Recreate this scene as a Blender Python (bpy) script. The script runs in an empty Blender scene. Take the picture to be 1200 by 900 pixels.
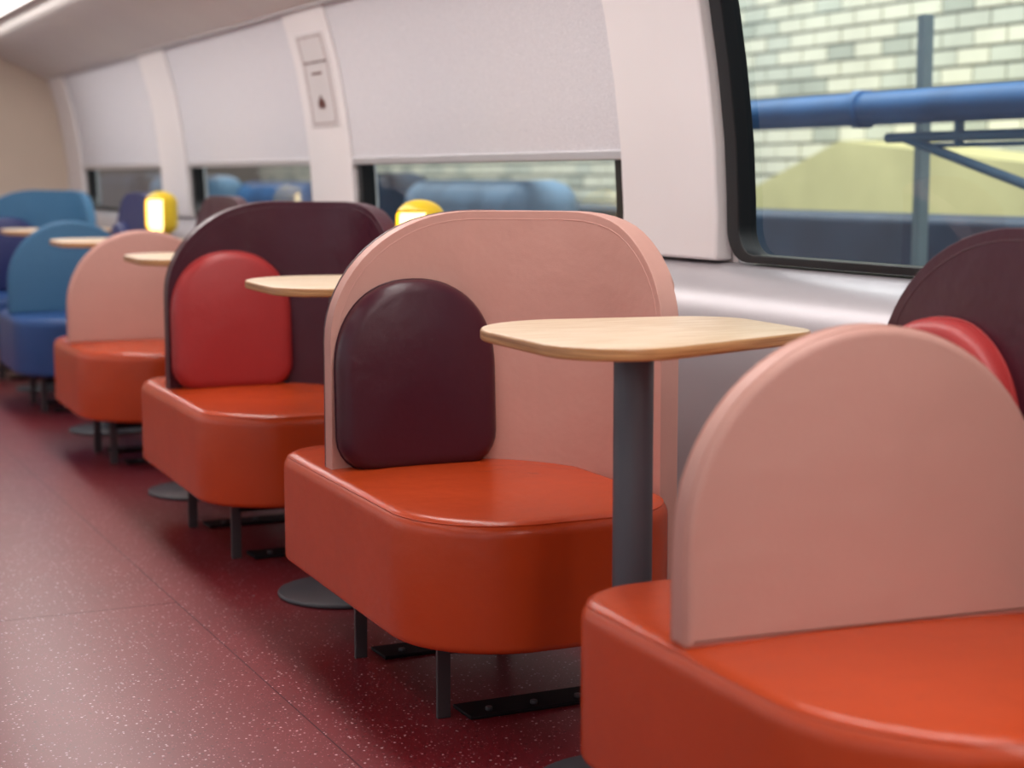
import bpy, bmesh, math, random
from mathutils import Vector, Matrix
random.seed(4)
C=bpy.context.collection
FZ=-0.07
def lin(c):
    return tuple((v/255/12.92 if v/255<=.04045 else ((v/255+.055)/1.055)**2.4) for v in c)+(1,)
def new_mat(name):
    m=bpy.data.materials.new(name);m.use_nodes=True;nt=m.node_tree
    return m,nt,nt.nodes["Principled BSDF"]
def mat(name,col,rough=.5,spec=.5,metal=0,bump=0,bscale=200,var=0,vscale=3,emit=None,estr=0,coat=0):
    m,nt,b=new_mat(name)
    b.inputs["Base Color"].default_value=lin(col)
    b.inputs["Roughness"].default_value=rough
    b.inputs["Specular IOR Level"].default_value=spec
    b.inputs["Metallic"].default_value=metal
    b.inputs["Coat Weight"].default_value=coat
    tc=nt.nodes.new("ShaderNodeTexCoord")
    if bump:
        n=nt.nodes.new("ShaderNodeTexVoronoi");n.inputs["Scale"].default_value=bscale
        nt.links.new(tc.outputs["Object"],n.inputs["Vector"])
        bp=nt.nodes.new("ShaderNodeBump");bp.inputs["Strength"].default_value=bump;bp.inputs["Distance"].default_value=.002
        nt.links.new(n.outputs["Distance"],bp.inputs["Height"]);nt.links.new(bp.outputs[0],b.inputs["Normal"])
        if bscale==420: # leather: add soft creasing
            n2=nt.nodes.new("ShaderNodeTexNoise");n2.inputs["Scale"].default_value=9;n2.inputs["Detail"].default_value=3
            nt.links.new(tc.outputs["Object"],n2.inputs["Vector"])
            b2=nt.nodes.new("ShaderNodeBump");b2.inputs["Strength"].default_value=.3;b2.inputs["Distance"].default_value=.014
            nt.links.new(n2.outputs[0],b2.inputs["Height"]);nt.links.new(bp.outputs[0],b2.inputs["Normal"]);nt.links.new(b2.outputs[0],b.inputs["Normal"])
    if var:
        n=nt.nodes.new("ShaderNodeTexNoise");n.inputs["Scale"].default_value=vscale;n.inputs["Detail"].default_value=4
        nt.links.new(tc.outputs["Object"],n.inputs["Vector"])
        r=nt.nodes.new("ShaderNodeValToRGB")
        l=lin(col)
        r.color_ramp.elements[0].position=.3;r.color_ramp.elements[1].position=.7
        r.color_ramp.elements[0].color=tuple(v*(1-var) for v in l[:3])+(1,)
        r.color_ramp.elements[1].color=tuple(min(1,v*(1+var)) for v in l[:3])+(1,)
        nt.links.new(n.outputs[0],r.inputs[0]);nt.links.new(r.outputs[0],b.inputs["Base Color"])
    if emit:
        b.inputs["Emission Color"].default_value=lin(emit);b.inputs["Emission Strength"].default_value=estr
    return m
M={}
M['orange']=mat("orange_leather",(203,75,32),.26,.5,bump=.1,bscale=420,var=.06)
M['pink']=mat("pink_leather",(211,161,148),.46,.4,bump=.1,bscale=420,var=.03)
M['purple']=mat("plum_leather",(70,28,42),.32,.42,bump=.12,bscale=420,var=.05)
M['red']=mat("red_leather",(172,54,54),.38,.4,bump=.1,bscale=420,var=.05)
M['blue']=mat("blue_leather",(44,84,144),.42,.4,bump=.1,bscale=420)
M['lblue']=mat("light_blue_leather",(70,118,154),.5,.35,bump=.1,bscale=420)
M['navy']=mat("navy_leather",(46,54,104),.45,.4,bump=.1,bscale=420)
M['steel']=mat("dark_grey_paint",(84,90,98),.42,.5,bump=.05,bscale=600)
M['black']=mat("black_metal",(24,20,24),.65,.25,bump=.05,bscale=300)
M['disc']=mat("grey_metal_base",(78,80,86),.4,.5,bump=.05,bscale=300)
M['rubber']=mat("black_rubber",(12,12,14),.4,.4,bump=.03,bscale=300)
M['legsteel']=mat("painted_steel_leg",(84,82,86),.4,.5,metal=.3,bump=.04,bscale=300)
M['wallw']=mat("white_panel",(236,230,230),.42,.4,var=.02,vscale=2)
M['wallsat']=mat("satin_grey_panel",(170,164,168),.32,.5,metal=.35,var=.02,vscale=2)
M['ceil']=mat("ceiling_panel",(216,210,206),.5,.4,var=.02)
M['endw']=mat("beige_panel",(212,194,176),.6,.3,var=.03)
M['alu']=mat("aluminium_rail",(205,203,205),.35,.5,metal=.5,var=.03)
M['yellow']=mat("yellow_lamp_shell",(240,204,40),.35,.5,var=.03)
M['glow']=mat("lamp_diffuser",(255,240,200),.5,emit=(255,228,150),estr=2.8)
M['strip']=mat("ceiling_light_diffuser",(255,255,255),.5,emit=(255,246,238),estr=3)
M['bluepaint']=mat("blue_paint",(62,112,166),.5,.35,var=.2)
M['dblue']=mat("dark_blue_paint",(56,72,92),.5,.4,var=.25)
M['lbpaint']=mat("pale_blue_paint",(122,150,176),.5,.4,var=.25)
M['teal']=mat("bracket_paint",(92,130,160),.5,.4,var=.1)
M['greyp']=mat("grey_post",(120,136,142),.5,.4,var=.1)
M['sign']=mat("sign_plate",(214,208,208),.45,.4,var=.03)
M['frame']=mat("sign_border",(150,120,116),.6,.3,var=.05)
M['ink']=mat("sign_ink",(100,56,50),.6,.3,var=.05)
M['gnd']=mat("concrete_ground",(120,120,115),.9,.2,var=.2)
M['mortar']=mat("mortar",(112,114,108),.9,.2,var=.1)
M['brickA']=mat("painted_brick_cream",(230,225,204),.8,.2,var=.08,vscale=2)
M['brickB']=mat("painted_brick_grey",(206,206,190),.8,.2,var=.1,vscale=2)
M['brickC']=mat("painted_brick_worn",(184,186,172),.8,.2,var=.1,vscale=2)
# blind fabric
m,nt,b=new_mat("blind_fabric");M['blind']=m
tc=nt.nodes.new("ShaderNodeTexCoord");w=nt.nodes.new("ShaderNodeTexNoise");w.inputs["Scale"].default_value=260
nt.links.new(tc.outputs["Object"],w.inputs["Vector"]);r=nt.nodes.new("ShaderNodeValToRGB")
r.color_ramp.elements[0].position=.35;r.color_ramp.elements[0].color=lin((202,199,204));r.color_ramp.elements[1].position=.65;r.color_ramp.elements[1].color=lin((226,223,227))
nt.links.new(w.outputs[0],r.inputs[0]);nt.links.new(r.outputs[0],b.inputs["Base Color"]);b.inputs["Roughness"].default_value=.85
# wood
def wood(name,c1,c2,scale):
    m,nt,b=new_mat(name)
    tc=nt.nodes.new("ShaderNodeTexCoord");mp=nt.nodes.new("ShaderNodeMapping");mp.inputs["Scale"].default_value=scale
    n=nt.nodes.new("ShaderNodeTexNoise");n.inputs["Scale"].default_value=6;n.inputs["Detail"].default_value=6
    nt.links.new(tc.outputs["Object"],mp.inputs[0]);nt.links.new(mp.outputs[0],n.inputs["Vector"])
    r=nt.nodes.new("ShaderNodeValToRGB");r.color_ramp.elements[0].position=.35;r.color_ramp.elements[1].position=.65
    r.color_ramp.elements[0].color=lin(c1);r.color_ramp.elements[1].color=lin(c2)
    nt.links.new(n.outputs[0],r.inputs[0]);nt.links.new(r.outputs[0],b.inputs["Base Color"]);b.inputs["Roughness"].default_value=.36
    return m
M['wood']=wood("birch_top",(218,190,154),(240,220,194),(1.5,16,1))
M['ply']=wood("plywood_edge",(160,104,58),(222,174,118),(1,1,90))
# floor
m,nt,b=new_mat("speckled_red_vinyl");M['floor']=m
tc=nt.nodes.new("ShaderNodeTexCoord")
n=nt.nodes.new("ShaderNodeTexNoise");n.inputs["Scale"].default_value=2.5;n.inputs["Detail"].default_value=8
nt.links.new(tc.outputs["Object"],n.inputs["Vector"])
r=nt.nodes.new("ShaderNodeValToRGB");r.color_ramp.elements[0].position=.3;r.color_ramp.elements[1].position=.7
r.color_ramp.elements[0].color=lin((116,28,37));r.color_ramp.elements[1].color=lin((128,35,44))
nt.links.new(n.outputs[0],r.inputs[0])
prev=r.outputs[0]
for sc,th,col in ((74,.135,(232,200,205)),(130,.14,(195,115,125)),(60,.14,(84,15,25))):
    v=nt.nodes.new("ShaderNodeTexVoronoi");v.inputs["Scale"].default_value=sc
    nt.links.new(tc.outputs["Object"],v.inputs["Vector"])
    sp=nt.nodes.new("ShaderNodeSeparateColor");nt.links.new(v.outputs["Color"],sp.inputs[0])
    g=nt.nodes.new("ShaderNodeMath");g.operation='MULTIPLY';g.inputs[1].default_value=th*1.8;nt.links.new(sp.outputs[0],g.inputs[0])
    lt=nt.nodes.new("ShaderNodeMath");lt.operation='LESS_THAN';nt.links.new(v.outputs["Distance"],lt.inputs[0]);nt.links.new(g.outputs[0],lt.inputs[1])
    mx=nt.nodes.new("ShaderNodeMix");mx.data_type='RGBA';nt.links.new(lt.outputs[0],mx.inputs[0]);nt.links.new(prev,mx.inputs[6]);mx.inputs[7].default_value=lin(col)
    prev=mx.outputs[2]
nt.links.new(prev,b.inputs["Base Color"]);b.inputs["Roughness"].default_value=.34;b.inputs["Specular IOR Level"].default_value=.7
M['yell_w']=mat("yellow_wall_paint",(214,204,150),.8,.2,var=.12,vscale=1.5)
# glass
m,nt,b=new_mat("window_glass");M['glass']=m
for nd in list(nt.nodes):
    if nd.type!='OUTPUT_MATERIAL': nt.nodes.remove(nd)
o=[n for n in nt.nodes][0]
t=nt.nodes.new("ShaderNodeBsdfTransparent");t.inputs[0].default_value=(.76,.85,.88,1)
g=nt.nodes.new("ShaderNodeBsdfGlossy");g.inputs["Roughness"].default_value=.02
fr=nt.nodes.new("ShaderNodeLayerWeight");fr.inputs[0].default_value=.5
pw=nt.nodes.new("ShaderNodeMath");pw.operation='POWER';pw.inputs[1].default_value=4;nt.links.new(fr.outputs["Facing"],pw.inputs[0])
ma=nt.nodes.new("ShaderNodeMath");ma.operation='MULTIPLY_ADD';ma.inputs[1].default_value=.9;ma.inputs[2].default_value=.06;nt.links.new(pw.outputs[0],ma.inputs[0])
mx=nt.nodes.new("ShaderNodeMixShader");nt.links.new(ma.outputs[0],mx.inputs[0]);nt.links.new(t.outputs[0],mx.inputs[1]);nt.links.new(g.outputs[0],mx.inputs[2]);nt.links.new(mx.outputs[0],o.inputs[0])

def mkobj(name,verts,faces,mats,parent=None,smooth=True,fm=None,recalc=True):
    me=bpy.data.meshes.new(name);me.from_pydata(verts,[],faces);me.update()
    if recalc:
        bm=bmesh.new();bm.from_mesh(me);bmesh.ops.recalc_face_normals(bm,faces=bm.faces);bm.to_mesh(me);bm.free()
    for mm in (mats if isinstance(mats,list) else [mats]): me.materials.append(mm)
    if fm:
        for p,i in zip(me.polygons,fm): p.material_index=i
    for p in me.polygons:p.use_smooth=smooth
    ob=bpy.data.objects.new(name,me);C.objects.link(ob)
    if parent: ob.parent=parent
    return ob
def bev(ob,w=.01,seg=3,ang=35):
    b=ob.modifiers.new("bevel",'BEVEL');b.width=w;b.segments=seg;b.limit_method='ANGLE';b.angle_limit=math.radians(ang)
    ob.modifiers.new("wn",'WEIGHTED_NORMAL')
    return ob
def empty(name,loc=(0,0,0)):
    e=bpy.data.objects.new(name,None);C.objects.link(e);e.location=loc;e.empty_display_size=.1;return e
def rpoly(corners,seg=10):
    """rounded polygon, corners ccw (x,y,r)"""
    pts=[];n=len(corners)
    for i in range(n):
        p=Vector(corners[i][:2]);r=corners[i][2];a=Vector(corners[i-1][:2]);b=Vector(corners[(i+1)%n][:2])
        d1=(a-p).normalized();d2=(b-p).normalized();th=d1.angle(d2)
        if r<=0: pts.append(tuple(p));continue
        t=r/math.tan(th/2);c=p+(d1+d2).normalized()*(r/math.sin(th/2))
        s=p+d1*t;e=p+d2*t
        a0=math.atan2(*(s-c).yx);a1=math.atan2(*(e-c).yx)
        while a1-a0>math.pi:a1-=2*math.pi
        while a1-a0<-math.pi:a1+=2*math.pi
        for k in range(seg+1):
            q=a0+(a1-a0)*k/seg;pts.append((c.x+r*math.cos(q),c.y+r*math.sin(q)))
    return pts
def inset(pts,d):
    n=len(pts);out=[]
    for i in range(n):
        a=Vector(pts[i-1]);p=Vector(pts[i]);b=Vector(pts[(i+1)%n])
        e1=(p-a);e2=(b-p)
        e1=e1.normalized() if e1.length>1e-9 else e2.normalized();e2=e2.normalized() if e2.length>1e-9 else e1
        n1=Vector((-e1.y,e1.x));n2=Vector((-e2.y,e2.x));nn=(n1+n2).normalized()
        k=1/max(.5,nn.dot(n1));out.append(tuple(p+nn*d*k))
    return out
def loft(name,outline,layers,mapf,m,parent=None,dome=None,fmside=None):
    n=len(outline);verts=[];faces=[];fm=[]
    rings=[(inset(outline,d),z) for d,z in layers]
    if dome:
        base=rings[-1][0];cx=sum(p[0] for p in base)/n;cy=sum(p[1] for p in base)/n
        for s,z in dome: rings.append(([(cx+(p[0]-cx)*s,cy+(p[1]-cy)*s) for p in base],z))
    for pts,z in rings:
        for p in pts: verts.append(mapf(p[0],p[1],z))
    for k in range(len(rings)-1):
        for i in range(n):
            j=(i+1)%n;faces.append((k*n+i,k*n+j,(k+1)*n+j,(k+1)*n+i));fm.append(1 if fmside and k in fmside else 0)
    faces.append(tuple(range(n))[::-1]);fm.append(0)
    L=(len(rings)-1)*n;faces.append(tuple(range(L,L+n)));fm.append(0)
    return mkobj(name,verts,faces,m,parent,True,fm if fmside else None)
def arc_layers(r,z0,z1,rb=None,n=5):
    rb=r if rb is None else rb;L=[]
    for k in range(n+1):
        q=math.pi/2*k/n;L.append((rb*(1-math.sin(q)),z0+rb*(1-math.cos(q))))
    for k in range(n+1):
        q=math.pi/2*k/n;L.append((r*(1-math.cos(q)),z1-r+r*math.sin(q)))
    return L
def box(name,x0,x1,y0,y1,z0,z1,m,parent=None,b=0):
    v=[(x,y,z) for x in(x0,x1) for y in(y0,y1) for z in(z0,z1)]
    f=[(0,1,3,2),(4,6,7,5),(0,4,5,1),(2,3,7,6),(0,2,6,4),(1,5,7,3)]
    ob=mkobj(name,v,f,m,parent,b>0)
    if b: bev(ob,b,3)
    return ob
def tube(name,pts,r,m,parent=None,cyc=False):
    c=bpy.data.curves.new(name,'CURVE');c.dimensions='3D';c.bevel_depth=r;c.bevel_resolution=3;c.use_fill_caps=True
    s=c.splines.new('POLY');s.points.add(len(pts)-1)
    for i,p in enumerate(pts): s.points[i].co=(*p,1)
    s.use_cyclic_u=cyc;c.materials.append(m)
    o=bpy.data.objects.new(name,c);C.objects.link(o)
    if parent:o.parent=parent
    return o
def cyl(name,x,y,z0,z1,r,m,parent=None,seg=48,b=.004):
    pts=[(x+r*math.cos(2*math.pi*i/seg),y+r*math.sin(2*math.pi*i/seg)) for i in range(seg)]
    return loft(name,pts,arc_layers(b,z0,z1,n=2),lambda a,c,z:(a,c,z),m,parent)

# ---------- curved upholstered back along a plan path -------------
def samples(L,rx0,rx1,n=16,mid=24):
    s=[rx0*(1-math.cos(math.pi/2*k/n)) for k in range(n+1)]
    s+=[rx0+(L-rx0-rx1)*k/mid for k in range(1,mid)]
    s+=[L-rx1*(1-math.cos(math.pi/2*(n-k)/n)) for k in range(n+1)]
    return s
def ztop(s,L,zt,rx0,rz0,rx1,rz1):
    if s<rx0: return zt-rz0*(1-math.sqrt(max(0,1-(1-s/rx0)**2)))
    if s>L-rx1: return zt-rz1*(1-math.sqrt(max(0,1-(1-(L-s)/rx1)**2)))
    return zt
def bent(name,path,L,zb,zt,e,q0,q1,m,parent,grow=0,bw=.014,s0=-1,s1=99):
    S=[s for s in samples(L,e[0],e[2]) if s0<=s<=s1];n=len(S);v=[];f=[]
    for q in (q0,q1):
        for s in S:
            x,y,nx,ny=path(s)
            zz=ztop(s,L,zt,*e)+grow
            z0=zb(s) if callable(zb) else zb
            v.append((x+nx*q,y+ny*q,z0));v.append((x+nx*q,y+ny*q,zz))
    o=2*n
    for i in range(n-1):
        a=2*i;f.append((a,a+2,a+3,a+1));f.append((o+a,o+a+1,o+a+3,o+a+2))
        f.append((a+1,a+3,o+a+3,o+a+1));f.append((a,o+a,o+a+2,a+2))
    f.append((0,1,o+1,o));a=2*(n-1);f.append((a,o+a,o+a+1,a+1))
    ob=mkobj(name,v,f,m,parent);bev(ob,bw,4,50);return ob
def seam(name,path,L,zb,zt,e,q,ins,r,m,parent):
    S=[s for s in samples(L,e[0],e[2],12,16)]
    pts=[]
    raw=[(0,zb)]+[(s,ztop(s,L,zt,*e)) for s in S]+[(L,zb)]
    ip=inset(raw[::-1],ins)[::-1]
    for s,z in ip[1:-1]:
        s=min(max(s,0.0),L);x,y,nx,ny=path(s);pts.append((x+nx*q,y+ny*q,z))
    return tube(name,pts,r,m,parent)
ARC=.395
def shell_path(s):
    a=.245;b=a+ARC*math.pi/2
    if s<a: return (1.455+s,0,0,1)
    if s<b:
        t=(s-a)/ARC;return (1.70+ARC*math.sin(t),-ARC+ARC*math.cos(t),math.sin(t),math.cos(t))
    return (1.70+ARC,-ARC-(s-b),1,0)
SL=.245+ARC*math.pi/2+.21
def arch(w,h,rb,rxz=None,pw=2.25):
    r=rb;pts=[]
    hw=w/2;rz=rxz or hw
    for k in range(7):
        q=-math.pi/2+math.pi/2*k/6;pts.append((hw-r+r*math.cos(q),r+r*math.sin(q)))
    for k in range(33):
        q=math.pi*k/32;c=math.cos(q);s=math.sin(q);p=2/pw
        pts.append((hw*math.copysign(abs(c)**p,c),h-rz+rz*abs(s)**p))
    for k in range(7):
        q=math.pi+math.pi/2*k/6;pts.append((-hw+r+r*math.cos(q),r+r*math.sin(q)))
    return pts
def cushion(name,loc,rot,w,h,t,m,parent):
    ol=arch(w,h,.09,.24)
    rr=t*.42
    L=arc_layers(rr,0,t*.86,rb=rr*.5,n=6)
    d=[(s,t*.86+t*.14*(1-((s-.0))**2)) for s in (.85,.65,.45,.25,.08)]
    ob=loft(name,ol,L,lambda a,b,z:(a,-z,b),m,parent,dome=d)
    ob.location=loc;ob.rotation_euler=rot
    tube("cushion_piping",[(a,-t*.28,b) for a,b in inset(ol,-.001)],.0018,m,ob,True)
    return ob
def seat_base(parent,outline,m,front):
    L=arc_layers(.040,.14,.446,rb=.02,n=7)
    d=[(s,.446+.009*(1-s*s)) for s in (.9,.7,.5,.3,.1)]
    loft("seat_block",outline,L,lambda a,b,z:(a,b,z),m,parent,dome=d)
    ip=inset(outline,.012)
    tube("seat_seam",[(a,b,.4355) for a,b in ip],.0015,m,parent,True)
    fy=front+.27
    for y in (fy,0.0):
        for x in (1.53,1.95):
            box("leg",x-.017,x+.017,y-.006,y+.006,FZ,.15,M['legsteel'],parent,.002)
        box("foot_plate",1.58,2.05,y-.05,y+.06,FZ,FZ+.010,M['black'],parent,.003)
        for k in range(4):
            cyl("bolt",1.64+.12*k,y-.02,FZ+.009,FZ+.019,.009,M['legsteel'],parent,12,.002)
    box("cross_rail",1.54,2.0,-.02,.02,.09,.145,M['black'],parent,.003)
    box("cross_rail",1.54,2.0,fy-.02,fy+.02,.09,.145,M['black'],parent,.003)
OUT_S=rpoly([(1.385,-.835,.27),(2.085,-.835,.24),(2.095,.44,.38),(1.425,.44,.16)],14)
OUT_D=rpoly([(1.375,-.62,.36),(2.10,-.62,.2),(2.115,.47,.3),(1.405,.47,.16)],14)
def unit_S(x,y,seat,back,shell,cush):
    e=empty("booth_seat",(x,y,0))
    seat_base(e,OUT_S,seat,-.835)
    E=(.40,.34,.42,.28)
    def zb(s): 
        t=min(1,max(0,(s-.60)/.06)); return .43-.27*t
    bent("backrest_pad",shell_path,SL,zb,1.12,E,0,.050,back,e)
    bent("backrest_shell",shell_path,SL,.44,1.12,E,.048,.058,shell,e,grow=.002,bw=.004,s1=.46)
    bent("backrest_shell_wing",shell_path,SL,.44,1.118,E,.046,.056,back,e,grow=0,bw=.004,s0=.44,s1=SL-.03)
    seam("seam_piping",shell_path,SL,.44,1.12,E,0.0005,.022,.0013,back,e)
    cushion("back_cushion",(1.683,-.008,.44),(math.radians(-3),0,math.radians(-3)),.44,.5,.095,cush,e)
    return e
def unit_D(x,y,seat,low,back,cush):
    e=empty("booth_bench",(x,y,0))
    seat_base(e,OUT_D,seat,-.62)
    ol=arch(.70,.52,.012,.35,2.0)
    ob=loft("low_divider",ol,arc_layers(.016,0,.072,n=5),lambda a,b,z:(a+.35,-z+.072,b),low,e)
    ob.location=(1.412,0,.442);ob.rotation_euler=(0,0,math.radians(-5))
    for q in (.014,.058):
        tube("divider_piping",[(a+.35,.072-q,b) for a,b in inset(ol,-.0005)],.0013,low,ob,True)
    def p(s): return (2.115,.44-s,1,0)
    bent("wall_backrest",p,1.02,.16,1.12,(.40,.32,.38,.26),0,.05,back,e)
    seam("seam_piping",p,1.02,.44,1.12,(.40,.32,.38,.26),.0005,.022,.0013,back,e)
    cushion("back_cushion",(2.11,.225,.44),(math.radians(-3),0,math.radians(-90)),.42,.505,.085,cush,e)
    return e
S0=2.325;SP=1.875
ys=[S0+SP*i for i in range(6)]
XS=.028
unit_D(0,ys[0],M['orange'],M['pink'],M['purple'],M['red'])
unit_S(.005,ys[1],M['orange'],M['pink'],M['purple'],M['purple'])
unit_S(XS*1.5,ys[2],M['orange'],M['purple'],M['purple'],M['red'])
unit_D(XS*3,ys[3],M['orange'],M['pink'],M['purple'],M['red'])
unit_D(XS*4,ys[4],M['blue'],M['lblue'],M['navy'],M['navy'])
unit_S(XS*5,ys[5],M['blue'],M['lblue'],M['lblue'],M['navy'])

# ---------- tables ----------
TO=rpoly([(-.27,-.34,.16),(.395,-.09,.11),(.43,.34,.14),(-.23,.45,.24)],14)
def table(x,y):
    e=empty("pedestal_table",(x,y,0))
    L=arc_layers(.006,.867,.892,n=3)
    loft("tabletop",TO,L,lambda a,b,z:(a,b,z),[M['wood'],M['ply']],e,fmside=set(range(0,6)))
    cyl("pole",0,0,FZ+.01,.867,.041,M['steel'],e)
    cyl("top_bracket",0,0,.857,.867,.08,M['steel'],e)
    cyl("foot_disc",0,0,FZ,FZ+.014,.21,M['disc'],e,b=.006)
    cyl("pole_collar",0,0,FZ+.012,FZ+.03,.055,M['steel'],e)
for i in range(5): table(1.70+.042*i,3.02+SP*i)

# ---------- lamps ----------
def lamp(y):
    e=empty("wall_lamp",(2.27,y,0))
    seg,rg=40,24;v=[];f=[]
    R=.088;H=.055;zc=1.01
    def pt(th,ph,k=1):
        z=math.cos(ph);r=math.sin(ph)
        zz=zc+(H if z>0 else -H)*(1 if abs(z)>1e-6 else 0)+z*R*.75*k
        return (r*R*k*math.cos(th),r*R*k*math.sin(th),zz)
    for j in range(rg+1):
        ph=.02+(math.pi-.04)*j/rg
        for i in range(seg): v.append(pt(2*math.pi*i/seg,ph))
    odir=math.radians(212)
    for j in range(rg):
        for i in range(seg):
            th=2*math.pi*(i+.5)/seg;d=abs((th-odir+math.pi)%(2*math.pi)-math.pi)
            ph=math.pi*(j+.5)/rg
            if d<math.radians(50) and .38*math.pi<ph<.80*math.pi: continue
            a=j*seg+i;b=j*seg+(i+1)%seg;f.append((a,b,b+seg,a+seg))
    ob=mkobj("lamp_hood",v,f,M['yellow'],e);s=ob.modifiers.new("s",'SOLIDIFY');s.thickness=.006
    v2=[];f2=[]
    for j in range(rg+1):
        ph=.02+(math.pi-.04)*j/rg
        for i in range(seg): v2.append(pt(2*math.pi*i/seg,ph,.84))
    for j in range(rg):
        for i in range(seg):
            a=j*seg+i;b=j*seg+(i+1)%seg;f2.append((a,b,b+seg,a+seg))
    mkobj("lamp_globe",v2,f2,M['glow'],e)
    tube("lamp_stem",[(0,0,.905),(0,0,.86),(.01,0,.80),(.05,0,.76),(.135,0,.75)],.012,M['yellow'],e)
    cyl("stem_collar",0,0,.875,.90,.03,M['yellow'],e,24)
for y in (5.56,9.30): lamp(y)

# ---------- side wall ----------
PROF=[(2.60,.97),(2.602,1.1),(2.59,1.3),(2.565,1.5),(2.53,1.7),(2.49,1.85),(2.46,1.95)]
def xw(z):
    if z<=PROF[0][1]:return PROF[0][0]
    for (x0,z0),(x1,z1) in zip(PROF,PROF[1:]):
        if z<=z1: return x0+(x1-x0)*(z-z0)/(z1-z0)
    return PROF[-1][0]
Y0,Y1=-4.0,13.45
def curved(name,y0,y1,z0,z1,off,t,m,parent=None,b=0.0):
    zs=[z0]+[z for _,z in PROF if z0+.004<z<z1-.004]+[z1];n=len(zs)-1
    v=[];f=[]
    for q in (off,off+t):
        for z in zs: v+=[(xw(z)+q,y0,z),(xw(z)+q,y1,z)]
    o=2*(n+1)
    for k in range(n):
        a=2*k;f+=[(a,a+1,a+3,a+2),(o+a,o+a+2,o+a+3,o+a+1),(a,a+2,o+a+2,o+a),(a+1,o+a+1,o+a+3,a+3)]
    f+=[(0,o,o+1,1),(2*n,2*n+1,o+2*n+1,o+2*n)]
    ob=mkobj(name,v,f,m,parent)
    bev(ob,b if b else .0006,3 if b else 1,40)
    return ob
def extrude_prof(name,prof,y0,y1,m,parent=None):
    v=[(x,y0,z) for x,z in prof]+[(x,y1,z) for x,z in prof];n=len(prof)
    f=[(i,i+1,n+i+1,n+i) for i in range(n-1)]
    return mkobj(name,v,f,m,parent)
wr=empty("wall_right")
low=[(2.66,.972),(2.595,.968),(2.56,.96),(2.51,.935),(2.465,.89),(2.43,.83),(2.41,.76),(2.40,.68),(2.40,.3),(2.40,FZ)]
extrude_prof("lower_panel",low,Y0,Y1,M['wallsat'],wr)
wins=[(-2.6,.55),(1.15,4.08),(4.66,7.05),(7.63,9.85),(10.5,12.85)]
edges=[Y0]+[q for w in wins for q in w]+[Y1]
for i in range(0,len(edges),2):
    curved("pillar_core",edges[i],edges[i+1],.97,1.95,.03,.05,M['wallw'],wr)
for i,(a,b) in enumerate([(.57,1.13),(4.10,4.64),(7.06,7.62),(9.87,10.48),(12.87,Y1)]):
    curved("trim_pillar",a,b,.975,1.96,-.035,.06,M['wallw'],wr,.018)
def gasket(a,b,z0,z1,rw,rwb,parent,r=.1):
    def rr(a,b,z0,z1,r):
        ol=rpoly([(a,z0,r),(b,z0,r),(b,z1,r),(a,z1,r)],8);o2=[]
        for i,p in enumerate(ol):
            q=ol[(i+1)%len(ol)]
            n=1 if i%9!=8 else (14 if (i//9)%2==0 else 10)
            for k in range(n): o2.append((p[0]+(q[0]-p[0])*k/n,p[1]+(q[1]-p[1])*k/n))
        return o2
    ol2=rr(a,b,z0,z1,r);inn=rr(a+rw,b-rw,z0+rwb,z1-rw,r*.8);n=len(ol2)
    v=[(xw(z)-.012,y,z) for y,z in ol2]+[(xw(z)-.012,y,z) for y,z in inn]+[(xw(z)+.05,y,z) for y,z in inn]+[(xw(z)+.05,y,z) for y,z in ol2]
    f=[]
    for i in range(n):
        j=(i+1)%n
        for k in range(3): f.append((k*n+i,k*n+j,(k+1)*n+j,(k+1)*n+i))
        f.append((3*n+i,3*n+j,j,i))
    bev(mkobj("gasket",v,f,M['rubber'],parent),.004,2,50)
for i,(a,b) in enumerate(wins):
    e=empty("window_%d"%(i+1))
    gasket(a,b,.975,1.955,.06,.022,e)
    n=12
    v=[(xw(.98+.96*k/n)+.03,y,.98+.96*k/n) for k in range(n+1) for y in (a+.03,b-.03)]
    mkobj("glass",v,[(2*k,2*k+1,2*k+3,2*k+2) for k in range(n)],M['glass'],e)
for (a,b) in wins[2:]:
    e=empty("roller_blind")
    curved("fabric",a-.015,b+.005,1.285,1.955,-.022,.004,M['blind'],e)
    curved("bottom_bar",a-.015,b+.005,1.262,1.292,-.030,.016,M['alu'],e,.004)
sg=empty("wall_sign")
curved("plate",7.13,7.50,1.43,1.84,-.040,.006,M['sign'],sg,.002)
def border(y,y2,z,z2,m='frame'): curved("border",y,y2,z,z2,-.0415,.003,M[m],sg)
for a in ((7.16,7.47,1.445,1.449),(7.16,7.47,1.819,1.823),(7.16,7.166,1.445,1.823),(7.464,7.47,1.445,1.823)): border(*a)
def letter(t,zz,sz):
    tc=bpy.data.curves.new("lettering",'FONT');tc.body=t;tc.size=sz;tc.align_x='CENTER';tc.extrude=.0015;tc.offset=.0008;tc.materials.append(M['ink'])
    to=bpy.data.objects.new("lettering",tc);C.objects.link(to);to.parent=sg
    to.rotation_euler=(math.radians(79.5),0,math.radians(-90));to.location=(xw(zz)-.0425,7.315,zz)
letter("CONSIGNES",1.71,.056);letter("A BORD",1.66,.036)
for dy,dz,s in ((0,0,1),(.03,-.01,.7),(-.03,-.01,.7)):
    pts=[(dy+.018*s*math.sin(t*math.pi/12),1.54+dz+.03*s*math.cos(t*math.pi/12)) for t in range(24)]
    mkobj("emblem",[(xw(z)-.0425,7.315+y,z) for y,z in pts],[tuple(range(24))],M['ink'],sg,False)
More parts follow.
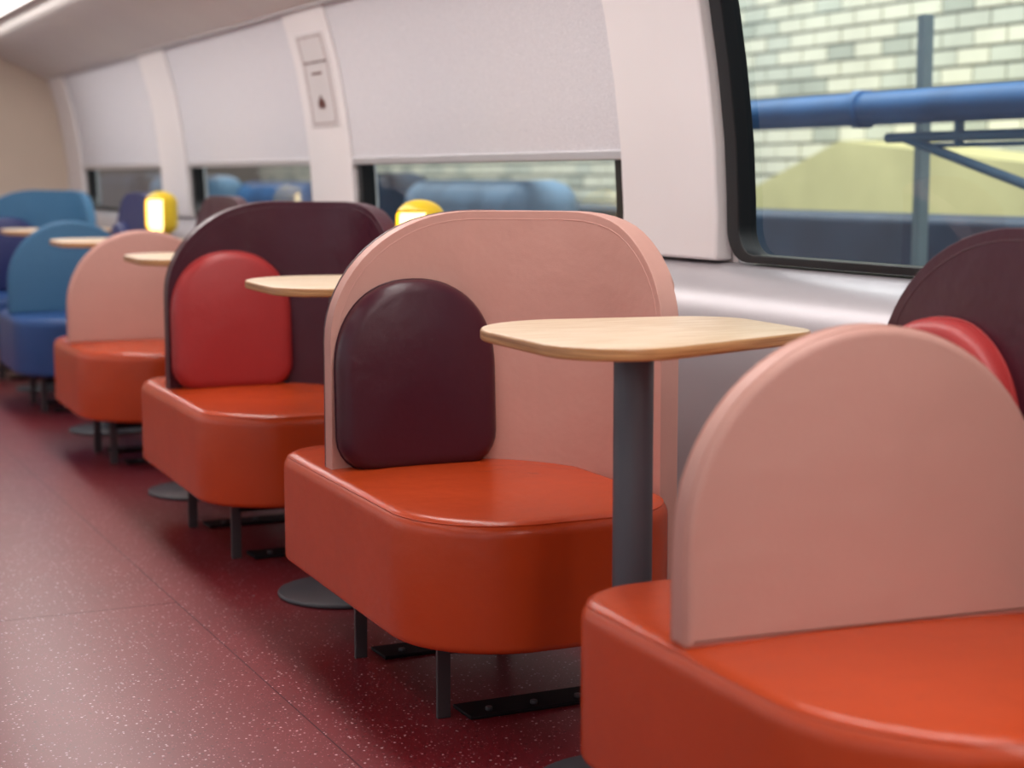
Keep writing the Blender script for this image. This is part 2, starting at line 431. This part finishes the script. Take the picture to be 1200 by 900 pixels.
# ---------- ceiling ----------
cp=[(2.60,1.955),(2.46,1.955),(2.43,1.945),(2.40,1.95),(2.36,1.975),(2.2,2.05),(2.05,2.11),(1.92,2.16),(1.88,2.18),(1.86,2.215),(1.84,2.24),(1.6,2.27)]
mx_=.9
full=cp+[(2*mx_-x,z) for x,z in cp[::-1]]
extrude_prof("ceiling",full,Y0,Y1,M['ceil'])
for x,hw in ((1.70,.09),(.1,.07)):
    e=empty("ceiling_light")
    box("diffuser",x-hw,x+hw,Y0+.5,Y1-.6,2.235,2.25,M['strip'],e)
    box("frame",x-hw-.015,x-hw,Y0+.5,Y1-.6,2.232,2.268,M['alu'],e);box("frame",x+hw,x+hw+.015,Y0+.5,Y1-.6,2.232,2.262,M['alu'],e)
tube("trim_1",[(2.415,Y0,1.945),(2.415,Y1,1.945)],.008,M['alu'])
# ---------- end walls, left wall, floor ----------
box("wall_far",-.85,2.65,Y1,Y1+.06,FZ-.05,2.35,M['endw'])
box("wall_near",-.85,2.65,Y0-.06,Y0,FZ-.05,2.35,M['endw'])
wl=empty("wall_left")
XL=-.80
box("lower_panel",XL-.06,XL,Y0,Y1,FZ,.95,M['wallw'],wl)
box("upper_panel",XL-.06,XL,Y0,Y1,1.75,2.3,M['wallw'],wl)
k=0
yy=Y0
while yy<Y1-.1:
    box("pillar",XL-.06,XL,yy,min(yy+.5,Y1),.95,1.75,M['wallw'],wl);
    e=empty("window_%d"%(6+k));y2=min(yy+2.9,Y1)
    mkobj("glass",[(XL-.03,yy+.5,.95),(XL-.03,y2,.95),(XL-.03,y2,1.75),(XL-.03,yy+.5,1.75)],[(0,1,2,3)],M['glass'],e)
    box("gasket",XL-.02,XL+.005,yy+.5,y2,.94,.965,M['rubber'],e);box("gasket",XL-.02,XL+.005,yy+.5,y2,1.735,1.76,M['rubber'],e)
    k+=1
    yy+=2.9
box("floor",-.85,2.65,Y0,Y1,FZ-.03,FZ,M['floor'])
box("floor_seam",1.2365,1.2395,Y0,Y1,FZ-.001,FZ+.0005,M['purple'])
for y in (1.6,5.0,8.4,11.8):
    box("floor_seam",XL,1.236,y,y+.003,FZ-.001,FZ+.0004,M['purple'])
# ---------- exterior ----------
box("ground_outside",2.9,14,-8,40,-1.2,-1.1,M['gnd'])
e=empty("depot_brick_wall")
box("mortar_core",8.0,8.3,-4,40,-1.1,6,M['mortar'],e)
v=[];f=[];fm=[]
BL,BH,G=.34,.125,.022
row=0;z=.6
while z<3.9:
    y=3.0-(BL/2 if row%2 else 0)
    while y<26:
        b0=len(v);x0=7.985-random.random()*.006
        for x in (x0,8.01):
            v+=[(x,y+G/2,z+G/2),(x,y+BL-G/2,z+G/2),(x,y+BL-G/2,z+BH-G/2),(x,y+G/2,z+BH-G/2)]
        for q in ((0,3,2,1),(0,1,5,4),(1,2,6,5),(2,3,7,6),(3,0,4,7)): f.append(tuple(b0+i for i in q));fm.append(0)
        mi=random.choice((0,0,0,1,1,2))
        for i in range(5): fm[-1-i]=mi
        y+=BL
    z+=BH;row+=1
mkobj("brick_courses",v,f,[M['brickA'],M['brickB'],M['brickC']],e,False,fm,recalc=False)
v=[];
for x in (7.2,7.95):
    v+=[(x,7.2,-1.1),(x,11.4,-1.1),(x,11.4,1.0),(x,9.9,1.46),(x,7.2,1.22)]
mkobj("yellow_shed",v,[(0,1,2,3,4),(5,6,7,8,9),(0,1,6,5),(1,2,7,6),(2,3,8,7),(3,4,9,8),(4,0,5,9)],M['yell_w'],None,False)
e=empty("blue_pipe_rack")
tube("pipe",[(4.5,2,1.495),(4.5,26,1.495)],.072,M['bluepaint'],e)
for y in (4.2,6.0,8.6,11): 
    tube("pipe_flange",[(4.5,y,1.495),(4.5,y+.06,1.495)],.084,M['bluepaint'],e)
tube("rail",[(4.5,4.2,1.37),(4.5,5.85,1.37)],.022,M['teal'],e)
tube("rail",[(4.5,4.2,1.335),(4.5,5.65,1.335)],.010,M['teal'],e)
tube("brace",[(4.5,5.75,1.37),(4.5,4.7,1.10)],.020,M['teal'],e)
tube("hanger",[(4.5,4.72,1.45),(4.5,4.72,-1.1)],.03,M['teal'],e)
tube("hanger",[(4.5,5.4,1.45),(4.5,5.4,1.33)],.02,M['teal'],e)
e=empty("scaffold_post")
box("post",4.9,4.95,6.13,6.18,-1.1,1.92,M['greyp'],e)
box("clamp",4.88,4.97,6.11,6.20,1.50,1.56,M['greyp'],e,.01)
box("platform_barrier",5.2,5.5,-3,36,-1.1,1.03,M['dblue'],None,.05)
e=empty("service_cart")
for y,l,z,mm_ in ((9.3,1.9,1.19,'lbpaint'),(11.6,1.2,1.24,'dblue'),(13.4,2,1.17,'bluepaint'),(16.5,2.2,1.22,'lbpaint'),(19.4,2,1.26,'dblue'),(22.5,3,1.19,'lbpaint'),(27,5,1.22,'bluepaint')):
    box("cabinet",4.4,4.9,y,y+l,-.9,z,M[mm_],e,.16)
    box("skid",4.4,4.9,y+.1,y+l-.1,-1.1,-.88,M['black'],e)

# ---------- lights ----------
def area(name,loc,rot,sx,sy,pw,col=(1,1,1)):
    l=bpy.data.lights.new(name,'AREA');l.shape='RECTANGLE';l.size=sx;l.size_y=sy;l.energy=pw;l.color=col
    o=bpy.data.objects.new(name,l);C.objects.link(o);o.location=loc;o.rotation_euler=rot;return o
area("ceiling_lamp_strip",(1.74,4.5,2.22),(0,math.radians(4),0),.22,16,118,(1,.965,.94))
area("ceiling_lamp_strip",(.1,4.5,2.22),(0,0,0),.3,16,22,(1,.965,.94))
area("daylight_left",(-1.6,4.5,1.6),(0,math.radians(-82),0),1.6,17,70,(.96,.97,1))
area("exterior_fill",(4.2,9,6.5),(0,math.radians(-38),0),3,26,1900,(1,.98,.93))  # added unseen fill light that brightens the brick wall outside, no real fixture
w=bpy.data.worlds.new("world");bpy.context.scene.world=w;w.use_nodes=True
w.node_tree.nodes["Background"].inputs[0].default_value=(.76,.86,1,1);w.node_tree.nodes["Background"].inputs[1].default_value=.42
# ---------- camera ----------
c=bpy.data.cameras.new("camera");cam=bpy.data.objects.new("camera",c);C.objects.link(cam)
c.sensor_width=36;c.lens=60;cam.location=(0,0,1.21)
cam.rotation_euler=(math.radians(90-6.927),0,math.radians(-25.269))
c.dof.use_dof=True;c.dof.focus_distance=4.1;c.dof.aperture_fstop=2.3
c.clip_start=.05
sc=bpy.context.scene;sc.camera=cam
try:
    sc.view_settings.view_transform='Standard';sc.view_settings.look='None'
except Exception: pass
